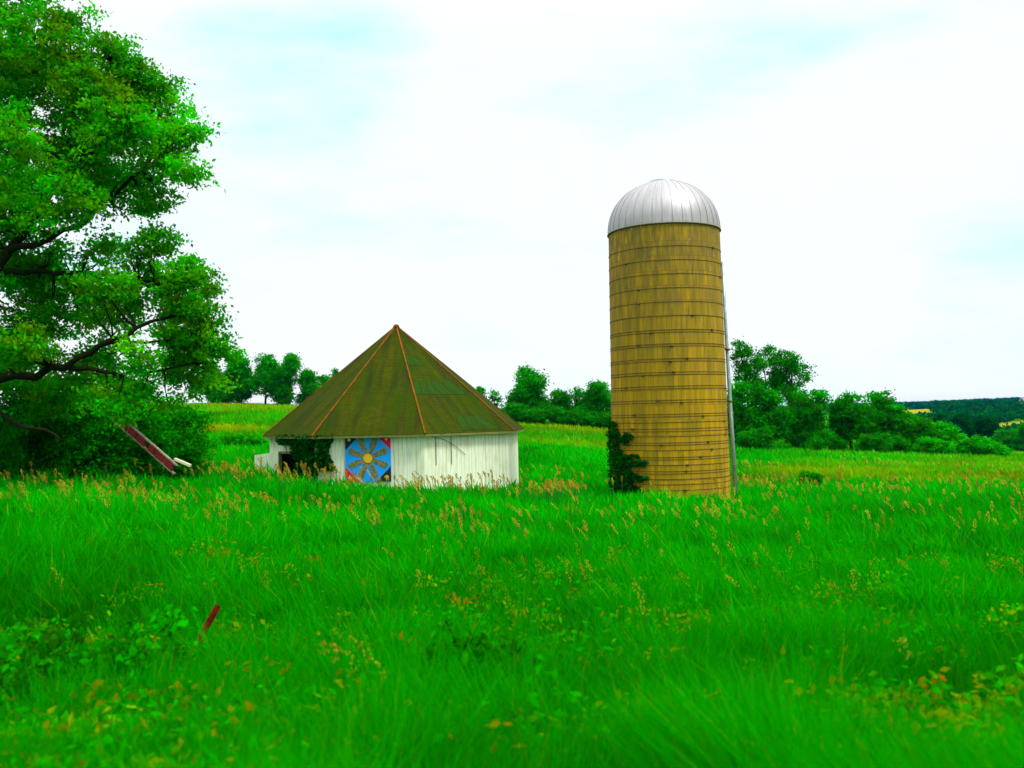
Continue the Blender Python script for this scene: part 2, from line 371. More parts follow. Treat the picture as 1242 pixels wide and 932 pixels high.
def torus(name, R, r, z, mat, parent, n=72, m=6, lug=None):
    V = []; Fc = []
    for i in range(n):
        a = 2*math.pi*i/n
        for j in range(m):
            b = 2*math.pi*j/m; q = R + r*math.cos(b); V.append((q*math.cos(a), q*math.sin(a), z + r*math.sin(b)))
    for i in range(n):
        for j in range(m): Fc.append((i*m+j, ((i+1) % n)*m+j, ((i+1) % n)*m+(j+1) % m, i*m+(j+1) % m))
    mb = MB().add(V, Fc)
    if lug:
        for a in lug: mb.box((0, -(R+.02), z), (.15, .07, .08), Matrix.Rotation(a, 4, 'Z'))
    return mb.build(name, mat, parent, True)
def ring_at(py, i):
    z = at(810, py, SD-3.0).z - SB.z; R = RB + (RT-RB)*z/HW
    rr = random.Random(i); torus('hoop', R+.008, .016, z, M['hoop'], silo, lug=[rr.uniform(-1.2, 1.2), rr.uniform(1.5, 4.5)])
ys = [298, 315, 332, 349, 366, 383, 400, 403, 417, 420, 435, 438.3, 451.5, 454.5, 468.5, 471.5, 485.5, 488.5, 502.5, 505.5,
      512.5, 520.3, 523.5, 529.5, 537.2, 540, 546.5, 555, 557.8, 564.5, 572, 575, 581.5, 588, 595]
for i, y in enumerate(ys): ring_at(y, i)
# dome
dt = at(807, 219, SD).z - SB.z; HD = dt-HW-.12
prof = [(RT+.035, HW-.10), (RT+.035, HW+.02)] + [((RT+.03)*math.cos(t)**.92 if t < 1.5 else .3, HW+.02+HD*math.sin(t)) for t in np.linspace(0.02, 1.45, 16)]
dome = cyl('dome', prof, 108, M['dome'], silo)
rb = MB()
for k in range(36):
    a = 2*math.pi*k/36; rb.tube([((r+.012)*math.cos(a), (r+.012)*math.sin(a), z) for r, z in prof[1:]], .013, 5)
rb.build('seam_ribs', M['dome'], dome, True)
torus('rim_band', RT+.045, .035, HW-.08, M['hoop'], silo)
cap = cyl('roof_cap', [(.72, prof[-1][1]-.10), (.74, prof[-1][1]+.03), (.5, prof[-1][1]+.12), (.2, prof[-1][1]+.17), (.01, prof[-1][1]+.18)], 24, M['galv'], silo)
# unloading pipe
p0 = at(876.2, 318, SD+.6); p1 = at(880.5, 400, SD+.5); p2 = at(886.2, 500, SD+.2); p3 = at(893, 606, SD-.1)
pipe_pts = [p - SB for p in (p0, p1, p2, p3)]
pipe = MB().tube(pipe_pts, [.075, .09, .105, .125], 12).build('filler_pipe', M['galv'], silo, True)
for py, px in ((424, 881.8), (487, 885.3), (503, 886.5)):
    c = at(px, py, SD+.25) - SB
    MB().tube([c+Vector((-.01, 0, -.05)), c+Vector((.0, 0, .05))], .15, 12).build('collar', M['hoop'], pipe, True)
    cd = Vector((c.x, c.y, 0)).normalized()*3.0
    MB().beam(Vector((cd.x, cd.y, c.z)), c, .05, .05).build('bracket', M['hoop'], pipe)

# ------------------------------------------------------------------ barn
BD = 57.0
apex = at(479, 395.5, BD); be = at(481, 524, BD)
cx = at(483, 520, BD).x
bz = CZ - 4.25
EZ = CZ - .74 - bz
barn = empty('octagonal_barn', (cx, BD, bz))
tag(barn, 'low white eight-sided barn with a steep mossy shingled cone roof', 'barn')
AH = apex.z - bz
TH = [R_(17+45*k) for k in range(8)]
def cor(k, R, z): t = TH[k % 8]; return Vector((R*math.sin(t), -R*math.cos(t), z))
RW, RR = 7.50, 7.90
# faces: index k is the side between corner k and k+1. side -1 (7): quilt side, side 0: plain side, side 6: doorway side
def quad_uv(name, pts, uvs, mat, parent, thick=.06):
    me = bpy.data.meshes.new(name); n = len(pts)
    nrm = (pts[1]-pts[0]).cross(pts[2]-pts[0]).normalized()
    V = [p for p in pts] + [p - nrm*thick for p in pts]
    Fc = [tuple(range(n)), tuple(range(2*n-1, n-1, -1))] + [(i, n+i, n+(i+1) % n, (i+1) % n) for i in range(n)]
    me.from_pydata(V, [], Fc); uv = me.uv_layers.new(name='UVMap')
    for p in me.polygons:
        for li in p.loop_indices: uv.data[li].uv = uvs[me.loops[li].vertex_index % n]
    me.update(); me.materials.append(mat); o = bpy.data.objects.new(name, me); COL.objects.link(o); o.parent = parent; return o
side_len = (cor(1, RW, 0)-cor(0, RW, 0)).length
def side_frame(k, R=RW):
    a = cor(k, R, 0); b = cor(k+1, R, 0); u = (b-a).normalized(); n = Vector((u.y, -u.x, 0))
    if n.dot(a) < 0: n = -n
    return a, u, n
wallo = []
for k in range(8):
    a, u, n = side_frame(k); S = side_len
    def P(s, z): return a + u*s + Vector((0, 0, z))
    def pan(s0, s1, z0, z1): 
        return quad_uv('wall', [P(s0, z0), P(s1, z0), P(s1, z1), P(s0, z1)], [(s0+k*.37, z0), (s1+k*.37, z0), (s1+k*.37, z1), (s0+k*.37, z1)], M['board'], barn)
    if k == 6:
        # doorway opening as one mesh of three panels
        d0, d1, dz = 1.4, 4.2, 2.45
        me_parts = [pan(0, d0, -1, EZ), pan(d1, S, -1, EZ), pan(d0, d1, dz, EZ)]
        bm = bmesh.new()
        for o in me_parts: bm.from_mesh(o.data)
        me = bpy.data.meshes.new('wall'); bm.to_mesh(me); bm.free(); me.materials.append(M['board'])
        for o in me_parts: bpy.data.objects.remove(o)
        w = bpy.data.objects.new('wall', me); COL.objects.link(w); w.parent = barn
        fr = MB()
        for (s0, z0, s1, z1) in ((d0, -.5, d0, dz), (d1, -.5, d1, dz)): fr.beam(P(s0, z0)+n*.02, P(s1, z1)+n*.02, .12, .12, up=n)
        fr.beam(P(d0-.06, dz+.06)+n*.02, P(d1+.06, dz+.06)+n*.02, .12, .12)
        fr.build('door_frame', M['board_plain'] if 'board_plain' in M else M['trim'], barn)
        # open door leaf, swung right out past the corner
        hd = (P(d0, 0)+n*.1); dd = (-u*.97 + n*.22).normalized()
        lf = quad_uv('door', [hd+Vector((0,0,.2)), hd+dd*2.15+Vector((0,0,.2)), hd+dd*2.15+Vector((0,0,2.35)), hd+Vector((0,0,2.55))], [(0, 0), (1.9, 0), (1.9, 2.2), (0, 2.3)], M['board'], barn, .05)
        MB().beam(hd+Vector((0,0,2.0))-dd.cross(Vector((0,0,1)))*-.03, hd+dd*2.15+Vector((0,0,2.0))-dd.cross(Vector((0,0,1)))*-.03, .04, .12).build('brace_board', M['trim'], lf)
    else: pan(0, S, -1, EZ)
# dark inside: earth-dark stall partitions behind the doorway
a, u, n = side_frame(6)
stall = MB()
for s in (1.2, 1.9, 2.7): stall.beam(a+u*s-n*1.6+Vector((0,0,-.5)), a+u*s-n*1.6+Vector((0,0,2.9)), .18, .12, up=n)
stall.beam(a+u*.4-n*1.65+Vector((0,0,1.3)), a+u*4-n*1.65+Vector((0,0,1.3)), .06, 1.9)
stall.build('stall_boards', M['rust'], barn)
# roof facets
top = Vector((0, 0, AH)); ov = .42
roof_z = lambda R: EZ + (AH-EZ)*(1-R/RR) - .0
E0 = EZ-.08
roof = None
for k in range(8):
    a = cor(k, RR, E0); b = cor(k+1, RR, E0); mid = (a+b)/2; hl = (top-mid).length; w = (b-a).length
    f = quad_uv('roof', [a, b, top], [(0+k*2.3, 0), (w+k*2.3, 0), (w/2+k*2.3, hl)], M['shingle'], barn, .05)
    nrm = (b-a).cross(top-a).normalized(); nrm = nrm if nrm.z > 0 else -nrm
    def RP(s, t, off=.012): # s across 0..1 at eave, t up 0..1
        return a.lerp(top, t)*(1-s) + b.lerp(top, t)*s + nrm*off
    if k == 0:
        for (s0, s1, t0, t1) in ((.03, .92, .33, .45), (.04, .5, .60, .70), (.42, .85, .02, .14)):
            quad_uv('shingle_patch', [RP(s0, t0), RP(s1, t0), RP(s1-.05, t1), RP(s0+.02, t1)], [(0, 0), ((s1-s0)*w, 0), ((s1-s0)*w, (t1-t0)*hl), (0, (t1-t0)*hl)], M['shingle_new'], f, .02)
    # rusty ridge strip
    MB().beam(cor(k, RR+.01, E0+.03), top+Vector((0,0,.02)), .08, .05).build('ridge_strip', M['ridge'], barn)
    # eave fascia
    aa = cor(k, RR-.04, E0-.07); bb = cor(k+1, RR-.04, E0-.07)
    MB().beam(aa, bb, .05, .13).build('fascia', M['trim'], barn)
MB().tube([top+Vector((0,0,-.12)), top+Vector((0,0,.06)), top+Vector((0,0,.10))], [.22, .14, .04], 10).build('roof_cap', M['ridge'], barn, True)
# soffit closes the roof underside
MB().add([cor(k, RR-.03, E0-.04) for k in range(8)]+[cor(k, RW-.1, E0-.04) for k in range(8)], [(k, (k+1) % 8, 8+(k+1) % 8, 8+k) for k in range(8)]).build('soffit', M['trim'], barn)
# faint wire and a hatch outline on the plain side
a, u, n = side_frame(0)
wr = [a+u*(.1+2.6*t)+n*.05+Vector((0,0,EZ-.2-1.1*t*t)) for t in np.linspace(0, 1, 8)]
MB().tube(wr, .012, 5).build('sagging_wire', M['hoop'], barn)
for s in (.75, 1.75): MB().beam(a+u*s+n*.03+Vector((0,0,1.75)), a+u*s+n*.03+Vector((0,0,EZ-.25)), .03, .03, up=n).build('batten', M['trim'], barn)
# quilt panel on side 7
a, u, n = side_frame(7)
QS = 2.44; qc = a + u*2.76 + Vector((0, 0, EZ-.08-QS/2)) + n*.07
def flat(name, poly, mat, parent, off, th=.008):
    pts = [qc + u*x + Vector((0, 0, y)) + n*off for x, y in poly]
    m = len(pts); c = pts + [p - n*th for p in pts]
    mb = MB().add(c, [tuple(range(m)), tuple(range(2*m-1, m-1, -1))] + [(i, m+i, m+(i+1) % m, (i+1) % m) for i in range(m)])
    return mb.build(name, mat, parent)
h = QS/2; sgn = 1 if u.x > 0 else -1
blue = simple('quilt_blue', (.0, .33, 1.0), .6); red = simple('quilt_red', (.75, .004, .012), .6); blk = simple('quilt_black', (.012, .014, .014), .6)
wht = simple('quilt_white', (.6, .6, .55), .6); yel = simple('quilt_yellow', (.80, .48, .005), .6)
petal_m, t, b = mat_new('quilt_petal'); b.inputs['Roughness'].default_value = .6
t.links.new(mixc(t, (.10, .14, .035), (.26, .21, .09), noise(t, 7, lo=.42, hi=.58)), b.inputs['Base Color'])
qp = flat('quilt_panel', [(-h, -h), (h, -h), (h, h), (-h, h)], blue, barn, 0, .05)
cs = .78
for (x, y, m_, em) in ((-1, 1, blk, wht), (1, 1, red, wht), (-1, -1, red, wht), (1, -1, blk, yel)):
    x *= sgn
    ct = flat('corner_triangle', [(x*h, y*h), (x*(h-cs), y*h), (x*h, y*(h-cs))], m_, qp, .012)
    ex, ey = x*(h-.22), y*(h-.22)
    if m_ is blk: poly = [(ex+.10*math.cos(t), ey+.10*math.sin(t)) for t in np.linspace(0, 2*math.pi, 12, endpoint=False)]
    else: poly = [(ex+r*math.cos(t), ey+r*math.sin(t)) for t, r in zip(np.linspace(0, 2*math.pi, 16, endpoint=False), [.13, .06, .05, .06]*4)]
    flat('emblem', poly, em, qp, .022)
for k in range(8):
    t = R_(22.5+45*k); c, s = math.cos(t), math.sin(t)
    pol = [(.15, -.08), (.6, -.15), (1.02, -.17), (1.12, -.08), (1.12, .08), (1.02, .17), (.6, .15), (.15, .08)]
    flat('petal', [(x*c-y*s, x*s+y*c) for x, y in pol], petal_m, qp, .012)
flat('centre_disc', [(.24*math.cos(t), .24*math.sin(t)) for t in np.linspace(0, 2*math.pi, 20, endpoint=False)], yel, qp, .024)

# ------------------------------------------------------------------ foliage
def leaves(C, size, tint, rs, up=.35, aspect=.6):
    n = len(C)
    ax = rs.normal(size=(n, 3)); ax[:, 2] -= .35; ax /= np.linalg.norm(ax, axis=1)[:, None]
    nn = rs.normal(size=(n, 3)); nn[:, 2] += up*3; sd_ = np.cross(ax, nn); sd_ /= np.linalg.norm(sd_, axis=1)[:, None]+1e-9
    s = (size*rs.uniform(.65, 1.35, n))[:, None]
    V = np.stack((C-ax*s*.5, C+sd_*s*aspect*.5-ax*s*.05, C+ax*s*.5, C-sd_*s*aspect*.5-ax*s*.05), 1).reshape(-1, 3)
    return V, np.repeat(tint, 4, axis=0)
def clump_crown(lobes, rs, clump_r, per_m2, leaves_per, leaf, shell=.45, gap=.0, hue=.0, flat_=.6):
    allC, allT, cc = [], [], []
    for (c, r) in lobes:
        c = np.array(c, float); r = np.array(r, float); area = 4*math.pi*((r[0]*r[1]+r[0]*r[2]+r[1]*r[2])/3)
        n = max(5, int(area*per_m2)); d = rs.normal(size=(n, 3)); d /= np.linalg.norm(d, axis=1)[:, None]
        rad = rs.uniform(shell, 1.0, n)**.6
        p = c + d*rad[:, None]*r
        if gap > 0:
            k = vnoise(p[:, 0]*1.0+p[:, 1]*.3, p[:, 2]+p[:, 1]*.5, clump_r*3.2, 11); p = p[k > gap]
        cc.append(p)
    P = np.vstack(cc); n = len(P)
    cr = clump_r*rs.uniform(.55, 1.35, n)
    br = rs.uniform(.5, 1.45, n)*(.7+.6*vnoise(P[:, 0], P[:, 2], clump_r*5, 5)); yl = rs.uniform(0, 1, n)**3
    m = leaves_per; off = rs.normal(size=(n, m, 3))*.5; off[:, :, 2] *= flat_
    C = (P[:, None, :] + off*cr[:, None, None]).reshape(-1, 3)
    T = np.stack((1+yl*14*hue+rs.uniform(0, 3, n)*hue, br, 1+0*br), -1); T = np.repeat(T, m, axis=0)
    T[:, 1] *= rs.uniform(.7, 1.3, len(T))
    V, TT = leaves(C, leaf, T, rs)
    return V, TT, P
def curve(a, b, rs, sag=.12, n=5):
    a = Vector(a); b = Vector(b); Ln = (b-a).length; pts = []
    j = Vector(rs.normal(size=3))*Ln*.05
    for i in range(n+1):
        t = i/n; p = a.lerp(b, t); p += j*math.sin(math.pi*t) + Vector((0, 0, Ln*sag*math.sin(math.pi*t)*(.6)))
        if 0 < i < n: p += Vector(rs.normal(size=3))*Ln*.015
        pts.append(p)
    return pts
def plant(name, base, lobes, label, cat, group, seed, leaf=.3, clump=.8, per=1.0, nl=40, mat='leaf_dark', trunk_r=.2, shell=.45, gap=0, hue=.3, twigs=25, fork=.3, crown_name='crown', stem_name='trunk', nstems=1, limb_r=.35):
    rs = np.random.default_rng(seed); base = Vector(base)
    root = empty(name, base); tag(root, label, cat, group)
    lob = [(np.array(c)-np.array(base), r) for c, r in lobes]
    V, T, P = clump_crown(lob, rs, clump, per, nl, leaf, shell, gap, hue)
    n = len(V)//4
    mesh_np(crown_name, V, np.arange(len(V)), np.full(n, 4), M[mat], T, root)
    H = max(c[2]+r[2] for c, r in lob); mb = MB()
    cxy = np.mean([c for c, r in lob], axis=0)
    for st in range(nstems):
        o = Vector(rs.normal(size=3))*.25*(nstems > 1); o.z = 0
        tp = Vector((cxy[0]*.35, cxy[1]*.35, H*fork)) + o*2
        mb.tube([o*.6+Vector((0,0,-.4)), o*.6, tp*.5+o*.3, tp], [trunk_r*1.5, trunk_r*1.2, trunk_r, trunk_r*.85], 8)
        for i, (c, r) in enumerate(lob):
            if nstems > 1 and i % nstems != st: continue
            pts = curve(tp, c, rs); mb.tube(pts, list(np.linspace(trunk_r*limb_r*1.6, trunk_r*limb_r*.5, len(pts))), 6)
    if len(P):
        for i in rs.choice(len(P), min(twigs, len(P)), replace=False):
            q = P[i]; li = min(range(len(lob)), key=lambda j: np.linalg.norm(lob[j][0]-q)); c = Vector(lob[li][0])*.8 + Vector((cxy[0]*.2, cxy[1]*.2, H*fork*.2))
            pts = curve(c, q, rs, .06, 4); mb.tube(pts, list(np.linspace(trunk_r*limb_r*.45, trunk_r*.05+.006, len(pts))), 4)
    mb.build(stem_name, M['bark'], root, True)
    return root

# the big tree on the left, its lobes set out from the near limb to the top
TDp = 36.0
def lb(px, py, rx, ry, dD=0, rd=None):
    D = TDp+dD; c = at(px, py, D); k = D/F; return (tuple(c), (rx*k, (rd or (rx+ry)/2)*k, ry*k))
lobes = [lb(-190, 150, 110, 100, 1), lb(-80, 60, 100, 90, 2), lb(-20, -60, 110, 90, 0), lb(-150, -60, 90, 80, -1), lb(-240, 330, 90, 80, 0),
 lb(20, 60, 65, 65, -2), lb(80, 80, 62, 52, 2), lb(140, 78, 38, 42, 0), lb(150, 150, 62, 52, -1.5), lb(190, 130, 42, 40, 1), lb(205, 185, 36, 38, 0), lb(228, 205, 26, 20, -1),
 lb(90, 170, 70, 55, 2), lb(30, 170, 70, 50, -3), lb(60, 240, 68, 42, -2.5), lb(150, 225, 52, 38, 1.5), lb(190, 245, 24, 22, 0), 
 lb(-40, 250, 80, 70, 1), lb(20, 330, 60, 42, 2), lb(100, 300, 55, 28, 2.5), 
 lb(-60, 400, 80, 50, 1.5), lb(60, 390, 60, 30, 3), lb(20, 420, 55, 26, -2.5),
 lb(215, 335, 30, 30, -1), lb(190, 365, 45, 26, 1), lb(235, 370, 28, 30, -.5), lb(240, 410, 38, 34, .5), lb(180, 420, 52, 34, -1.5), lb(258, 440, 26, 32, 0), lb(225, 460, 36, 32, 1.5), lb(120, 440, 55, 32, 2),
 lb(195, 480, 40, 30, 2.5), lb(130, 350, 44, 30, -1), lb(150, 478, 45, 26, -.5),
 lb(265, 425, 26, 26, -1), lb(255, 465, 30, 26, 1), lb(222, 440, 36, 34, 2), lb(235, 345, 30, 30, 1), lb(205, 400, 40, 30, 1), lb(230, 165, 26, 20, 0), lb(170, 105, 40, 30, 1), lb(150, 385, 50, 26, 1.5), lb(175, 335, 40, 24, 1.5), lb(110, 355, 40, 24, 2.5), lb(268, 445, 28, 30, 0), lb(225, 495, 30, 18, 1), lb(195, 290, 24, 14, 0), lb(134, 496, 20, 15, -2.2), lb(150, 508, 13, 10, -2.0),
 lb(20, 250, 60, 50, 1), lb(60, 480, 60, 30, 3), lb(110, 215, 50, 40, 3), lb(0, 100, 70, 60, 3), lb(110, 120, 50, 50, -1), lb(60, 340, 60, 40, 4), lb(180, 300, 36, 18, 0), lb(5, 450, 60, 40, 4), lb(80, 30, 40, 28, 0)]
tb = at(-75, 560, TDp); tb.z = g1z(tb.x, TDp)
rs = np.random.default_rng(3)
big = empty('broadleaf_tree', tb); tag(big, 'huge spreading leafy tree filling the left edge, its low limbs reaching toward the barn', 'tree')
lob = [(np.array(c)-np.array(tb), r) for c, r in lobes]
V, T, P = clump_crown(lob, rs, .50, 2.7, 50, .175, .15, .19, 1.3, .5)
mesh_np('crown', V, np.arange(len(V)), np.full(len(V)//4, 4), M['leaf'], T, big)
mb = MB()
def rel(px, py, dD=0): return at(px, py, TDp+dD) - tb
mb.tube([Vector((0,0,-.5)), Vector((0,0,.3)), rel(-80, 500), rel(-70, 440)], [.75, .6, .5, .46], 14)
limbs = [
 ([(-70, 440, 0), (-20, 465, -.5), (20, 455, -1), (80, 446, -1.2), (120, 420, -1.2), (165, 398, -1), (205, 385, -.8)], .22, .05),
 ([(80, 446, -1.2), (130, 452, -1), (180, 452, -.5), (235, 440, 0)], .10, .03),
 ([(-70, 440, 0), (-40, 380, 0), (10, 305, .3), (45, 255, .5), (70, 190, .8), (100, 110, 1)], .26, .05),
 ([(10, 305, .3), (60, 290, 0), (110, 262, 0), (160, 215, -.4), (205, 180, -.5)], .14, .04),
 ([(-70, 440, 0), (-90, 330, 0), (-80, 180, .5), (-60, 40, .5), (-30, -80, 0)], .34, .06),
 ([(-10, 335, .2), (50, 328, 1), (100, 330, 1.5), (150, 345, 1), (210, 345, -.5)], .12, .03),
 ([(-70, 440, 0), (-140, 340, 0), (-200, 200, 0)], .24, .08),
 ([(-60, 40, .5), (0, 60, -1), (60, 70, 0), (130, 70, 0)], .10, .03),
 ([(120, 420, -1.2), (160, 415, 0), (215, 410, .3), (255, 430, 0)], .07, .02),
 ([(-75, 520, -.5), (0, 500, -1.5), (40, 520, -2), (75, 535, -2)], .12, .04),
 ([(45, 255, .5), (90, 205, -.6), (140, 150, -1.5)], .09, .03)]
anch = []
for pts, r0, r1 in limbs:
    q = [rel(*p) for p in pts]; qq = [q[0]]
    for i in range(len(q)-1):
        for t in (.33, .66, 1.): qq.append(q[i].lerp(q[i+1], t) + (Vector(rs.normal(size=3))*.10 if t < 1 else Vector((0,0,0))))
    mb.tube(qq, list(np.linspace(r0, r1, len(qq))), 8); anch += qq[3:]
AN = np.array(anch)
for i in rs.choice(len(P), 900, replace=False):
    q = P[i]; d = np.linalg.norm(AN-q, axis=1); j = int(np.argmin(d))
    if .5 < d[j] < 2.3:
        pts = curve(AN[j], q, rs, .04, 4); mb.tube(pts, list(np.linspace(.035+.006*d[j], .008, len(pts))), 4)
mb.build('trunk', M['bark'], big, True)

# understory shrubs under and behind the big tree
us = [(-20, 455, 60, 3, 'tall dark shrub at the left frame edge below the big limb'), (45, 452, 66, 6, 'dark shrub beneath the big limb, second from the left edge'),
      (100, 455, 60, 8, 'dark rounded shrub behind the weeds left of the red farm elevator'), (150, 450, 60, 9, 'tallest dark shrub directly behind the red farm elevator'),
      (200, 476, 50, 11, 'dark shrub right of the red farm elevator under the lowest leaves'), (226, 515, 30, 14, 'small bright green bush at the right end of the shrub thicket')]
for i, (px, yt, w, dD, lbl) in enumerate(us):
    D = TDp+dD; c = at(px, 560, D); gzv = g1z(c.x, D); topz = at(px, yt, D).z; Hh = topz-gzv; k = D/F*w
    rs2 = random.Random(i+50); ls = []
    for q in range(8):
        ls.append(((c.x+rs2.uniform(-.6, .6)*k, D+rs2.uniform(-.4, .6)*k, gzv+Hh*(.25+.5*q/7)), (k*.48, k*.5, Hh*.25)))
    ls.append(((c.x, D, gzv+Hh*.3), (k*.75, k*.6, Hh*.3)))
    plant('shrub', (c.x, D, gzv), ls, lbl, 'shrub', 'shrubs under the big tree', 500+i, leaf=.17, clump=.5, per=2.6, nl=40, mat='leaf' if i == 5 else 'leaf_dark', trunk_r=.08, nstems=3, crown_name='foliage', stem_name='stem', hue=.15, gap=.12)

# background trees: (px, y top, width px, depth, kind, label)
bt = [
 (258, 447, 40, 176, 'r', 'rounded hilltop tree showing just right of the big tree\'s lowest leaves'),
 (290, 431, 42, 178, 'r', 'broad hilltop tree behind the right tip of the big tree'),
 (322, 429, 36, 177, 't', 'tall hilltop tree with sky showing under its crown, left of the gap'),
 (351, 430, 38, 178, 'r', 'full hilltop tree right of the sky gap on the left hill'),
 (375, 448, 30, 180, 'r', 'smaller hilltop tree leaning toward the barn roof'),
 (393, 455, 26, 182, 't', 'last low hilltop tree whose foot the barn roof hides'),
 (407, 447, 14, 196, 'r', 'treetop tip peeking over the left slope of the barn roof'),
 (582, 467, 16, 160, 'r', 'treetop tip peeking over the right slope of the barn roof'),
 (601, 469, 17, 152, 'p', 'slender pointed tree rising just right of the barn roof'),
 (640, 446, 48, 148, 'r', 'tallest bushy tree between the barn and the silo'),
 (619, 483, 36, 144, 'b', 'low shrubby tree at the left foot of the tallest tree behind the barn'),
 (660, 492, 34, 143, 'b', 'low bush at the right foot of the tallest tree behind the barn'),
 (681, 473, 32, 149, 'r', 'medium tree between the tallest tree and the pale-topped tree'),
 (703, 470, 24, 150, 'a', 'pale-topped narrow tree midway to the silo'),
 (726, 464, 46, 148, 'r', 'broad dark rounded tree just left of the silo'),
 (756, 470, 40, 152, 'r', 'dark tree mostly hidden by the left edge of the silo'),
 (694, 497, 40, 142, 'b', 'low rounded bush in front of the trees left of the silo'),
 (728, 499, 36, 143, 'b', 'low dark bush against the foot of the broad tree beside the silo'),
 (907, 413, 46, 119, 'A', 'tall airy tree rising right beside the silo pipe'),
 (930, 421, 44, 122, 'A', 'tall airy tree with forked trunk, second from the silo'),
 (962, 424, 56, 121, 'A', 'tall open tree with spreading bare-looking branches, third from the silo'),
 (898, 462, 34, 116, 'r', 'dense dark tree low beside the silo pipe'),
 (932, 472, 44, 117, 'r', 'dense dark tree at the foot of the tall airy pair'),
 (966, 476, 40, 118, 'r', 'dense dark tree at the foot of the tall open tree'),
 (991, 473, 34, 119, 't', 'medium tree stepping down from the tall open tree'),
 (1012, 484, 26, 120, 'r', 'small dark tree in the dip of the right tree row'),
 (1031, 474, 32, 119, 't', 'upright feathery tree right of the dip in the tree row'),
 (1048, 492, 26, 117, 'r', 'short dark tree squeezed between two feathery trees'),
 (1069, 473, 48, 119, 't', 'broad feathery tree, last tall one of the right row'),
 (1090, 497, 34, 118, 'r', 'low tree stepping down after the last tall feathery tree'),
 (1112, 504, 38, 120, 'r', 'rounded tree left of the pale bushes by the field edge'),
 (914, 518, 44, 113, 'b', 'dark bush at the field edge nearest the silo pipe'),
 (1000, 522, 44, 114, 'b', 'dark bush at the field edge under the dip in the tree row'),
 (1050, 524, 44, 114, 'b', 'dark bush at the field edge before the broad feathery tree'),
 (1090, 527, 34, 115, 'b', 'dark low bush left of the pale spreading bushes'),
 (1128, 527, 50, 115, 'L', 'pale green spreading bush at the field edge, leftmost of the pale bushes'),
 (1150, 512, 36, 119, 'L', 'tallest of the pale green bushes by the field edge'),
 (1176, 528, 44, 117, 'L', 'wide pale green bush in the middle of the right field edge'),
 (1203, 537, 36, 117, 'L', 'lowest pale bush, last before the field opens at the right'),
 (1098, 500, 40, 200, 'r', 'valley tree showing over the row just below the golden field'),
 (1140, 501, 44, 220, 'r', 'rounded valley tree directly behind the tallest pale bush'),
 (1168, 500, 44, 230, 'r', 'valley tree left of the broad one below the blue woods'),
 (1196, 504, 50, 210, 'r', 'broad valley tree below the golden slope at the right'),
 (1224, 521, 36, 190, 'r', 'dark valley tree in front of the golden slope'),
 (1243, 514, 36, 185, 'r', 'dark valley tree cut by the right frame edge'),
]
for i, (px, yt, w, D, kd, lbl) in enumerate(bt):
    c = at(px, 505, D); x = c.x; g = g1z(x, D); topz = at(px, yt, D).z; Hh = max(topz-g, 1.2); k = w*D/F/2*(1.28 if i < 18 else 1.08)
    r = random.Random(900+i); ls = []; kw = {}
    if kd in 'rt':
        b0 = .02 if kd == 'r' else .16
        n = 8
        for q in range(n):
            t = q/(n-1); zz = b0+.15+(.80-b0-.12)*t; rad = math.sin(math.pi*min(1, .28+.55*t))
            ls.append(((x+r.uniform(-.55, .55)*k*rad, D+r.uniform(-.5, .5)*k, g+Hh*zz), (k*.55*rad+.2, k*.6*rad+.2, Hh*.17)))
        ls.append(((x+r.uniform(-.2, .2)*k, D, g+Hh*.86), (k*.36, k*.4, Hh*.14)))
        kw = dict(per=1.3 if kd == 'r' else .95, nl=36, clump=.8, leaf=.36, gap=.10 if kd == 'r' else .20)
        if i in (9,): kw['gap'] = .2
    elif kd in 'aA':
        b0 = .5 if kd == 'A' else .4
        for q in range(9):
            t = q/8; zz = b0+(.92-b0)*t
            ls.append(((x+r.uniform(-.8, .8)*k*(1-.35*t), D+r.uniform(-.6, .6)*k, g+Hh*zz), (k*.42, k*.42, Hh*.085)))
        kw = dict(per=1.5, nl=34, clump=.62, leaf=.27, gap=.18, twigs=60, trunk_r=.2, fork=.42)
    elif kd == 'p':
        for q in range(5): ls.append(((x, D, g+Hh*(.2+.17*q)), (k*(1-.17*q), k*(1-.17*q), Hh*.14)))
        kw = dict(per=.8, nl=30, clump=.6, leaf=.35, gap=.1)
    else:
        for q in range(5): ls.append(((x+r.uniform(-.7, .7)*k, D+r.uniform(-.5, .5)*k, g+Hh*r.uniform(.3, .66)), (k*.5, k*.5, Hh*.34)))
        kw = dict(per=1.6, nl=36, clump=.55, leaf=.30, gap=.06, nstems=3, trunk_r=.09, crown_name='foliage', stem_name='stem', twigs=8)
    kw.setdefault('trunk_r', .2); kw.setdefault('twigs', 14)
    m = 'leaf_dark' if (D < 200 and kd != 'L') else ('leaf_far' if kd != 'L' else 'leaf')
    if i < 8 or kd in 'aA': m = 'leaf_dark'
    isb = kd in 'bL'
    grp = 'trees on the left hill' if i < 7 else ('trees beyond the field behind barn and silo' if i < 18 else ('trees and bushes along the right field edge' if i < 39 else 'trees in the valley at the right'))
    plant('bush' if isb else 'tree', (x, D, g), ls, lbl, 'bush' if isb else 'tree', grp, 2000+i, mat=m, hue=.25, **kw)

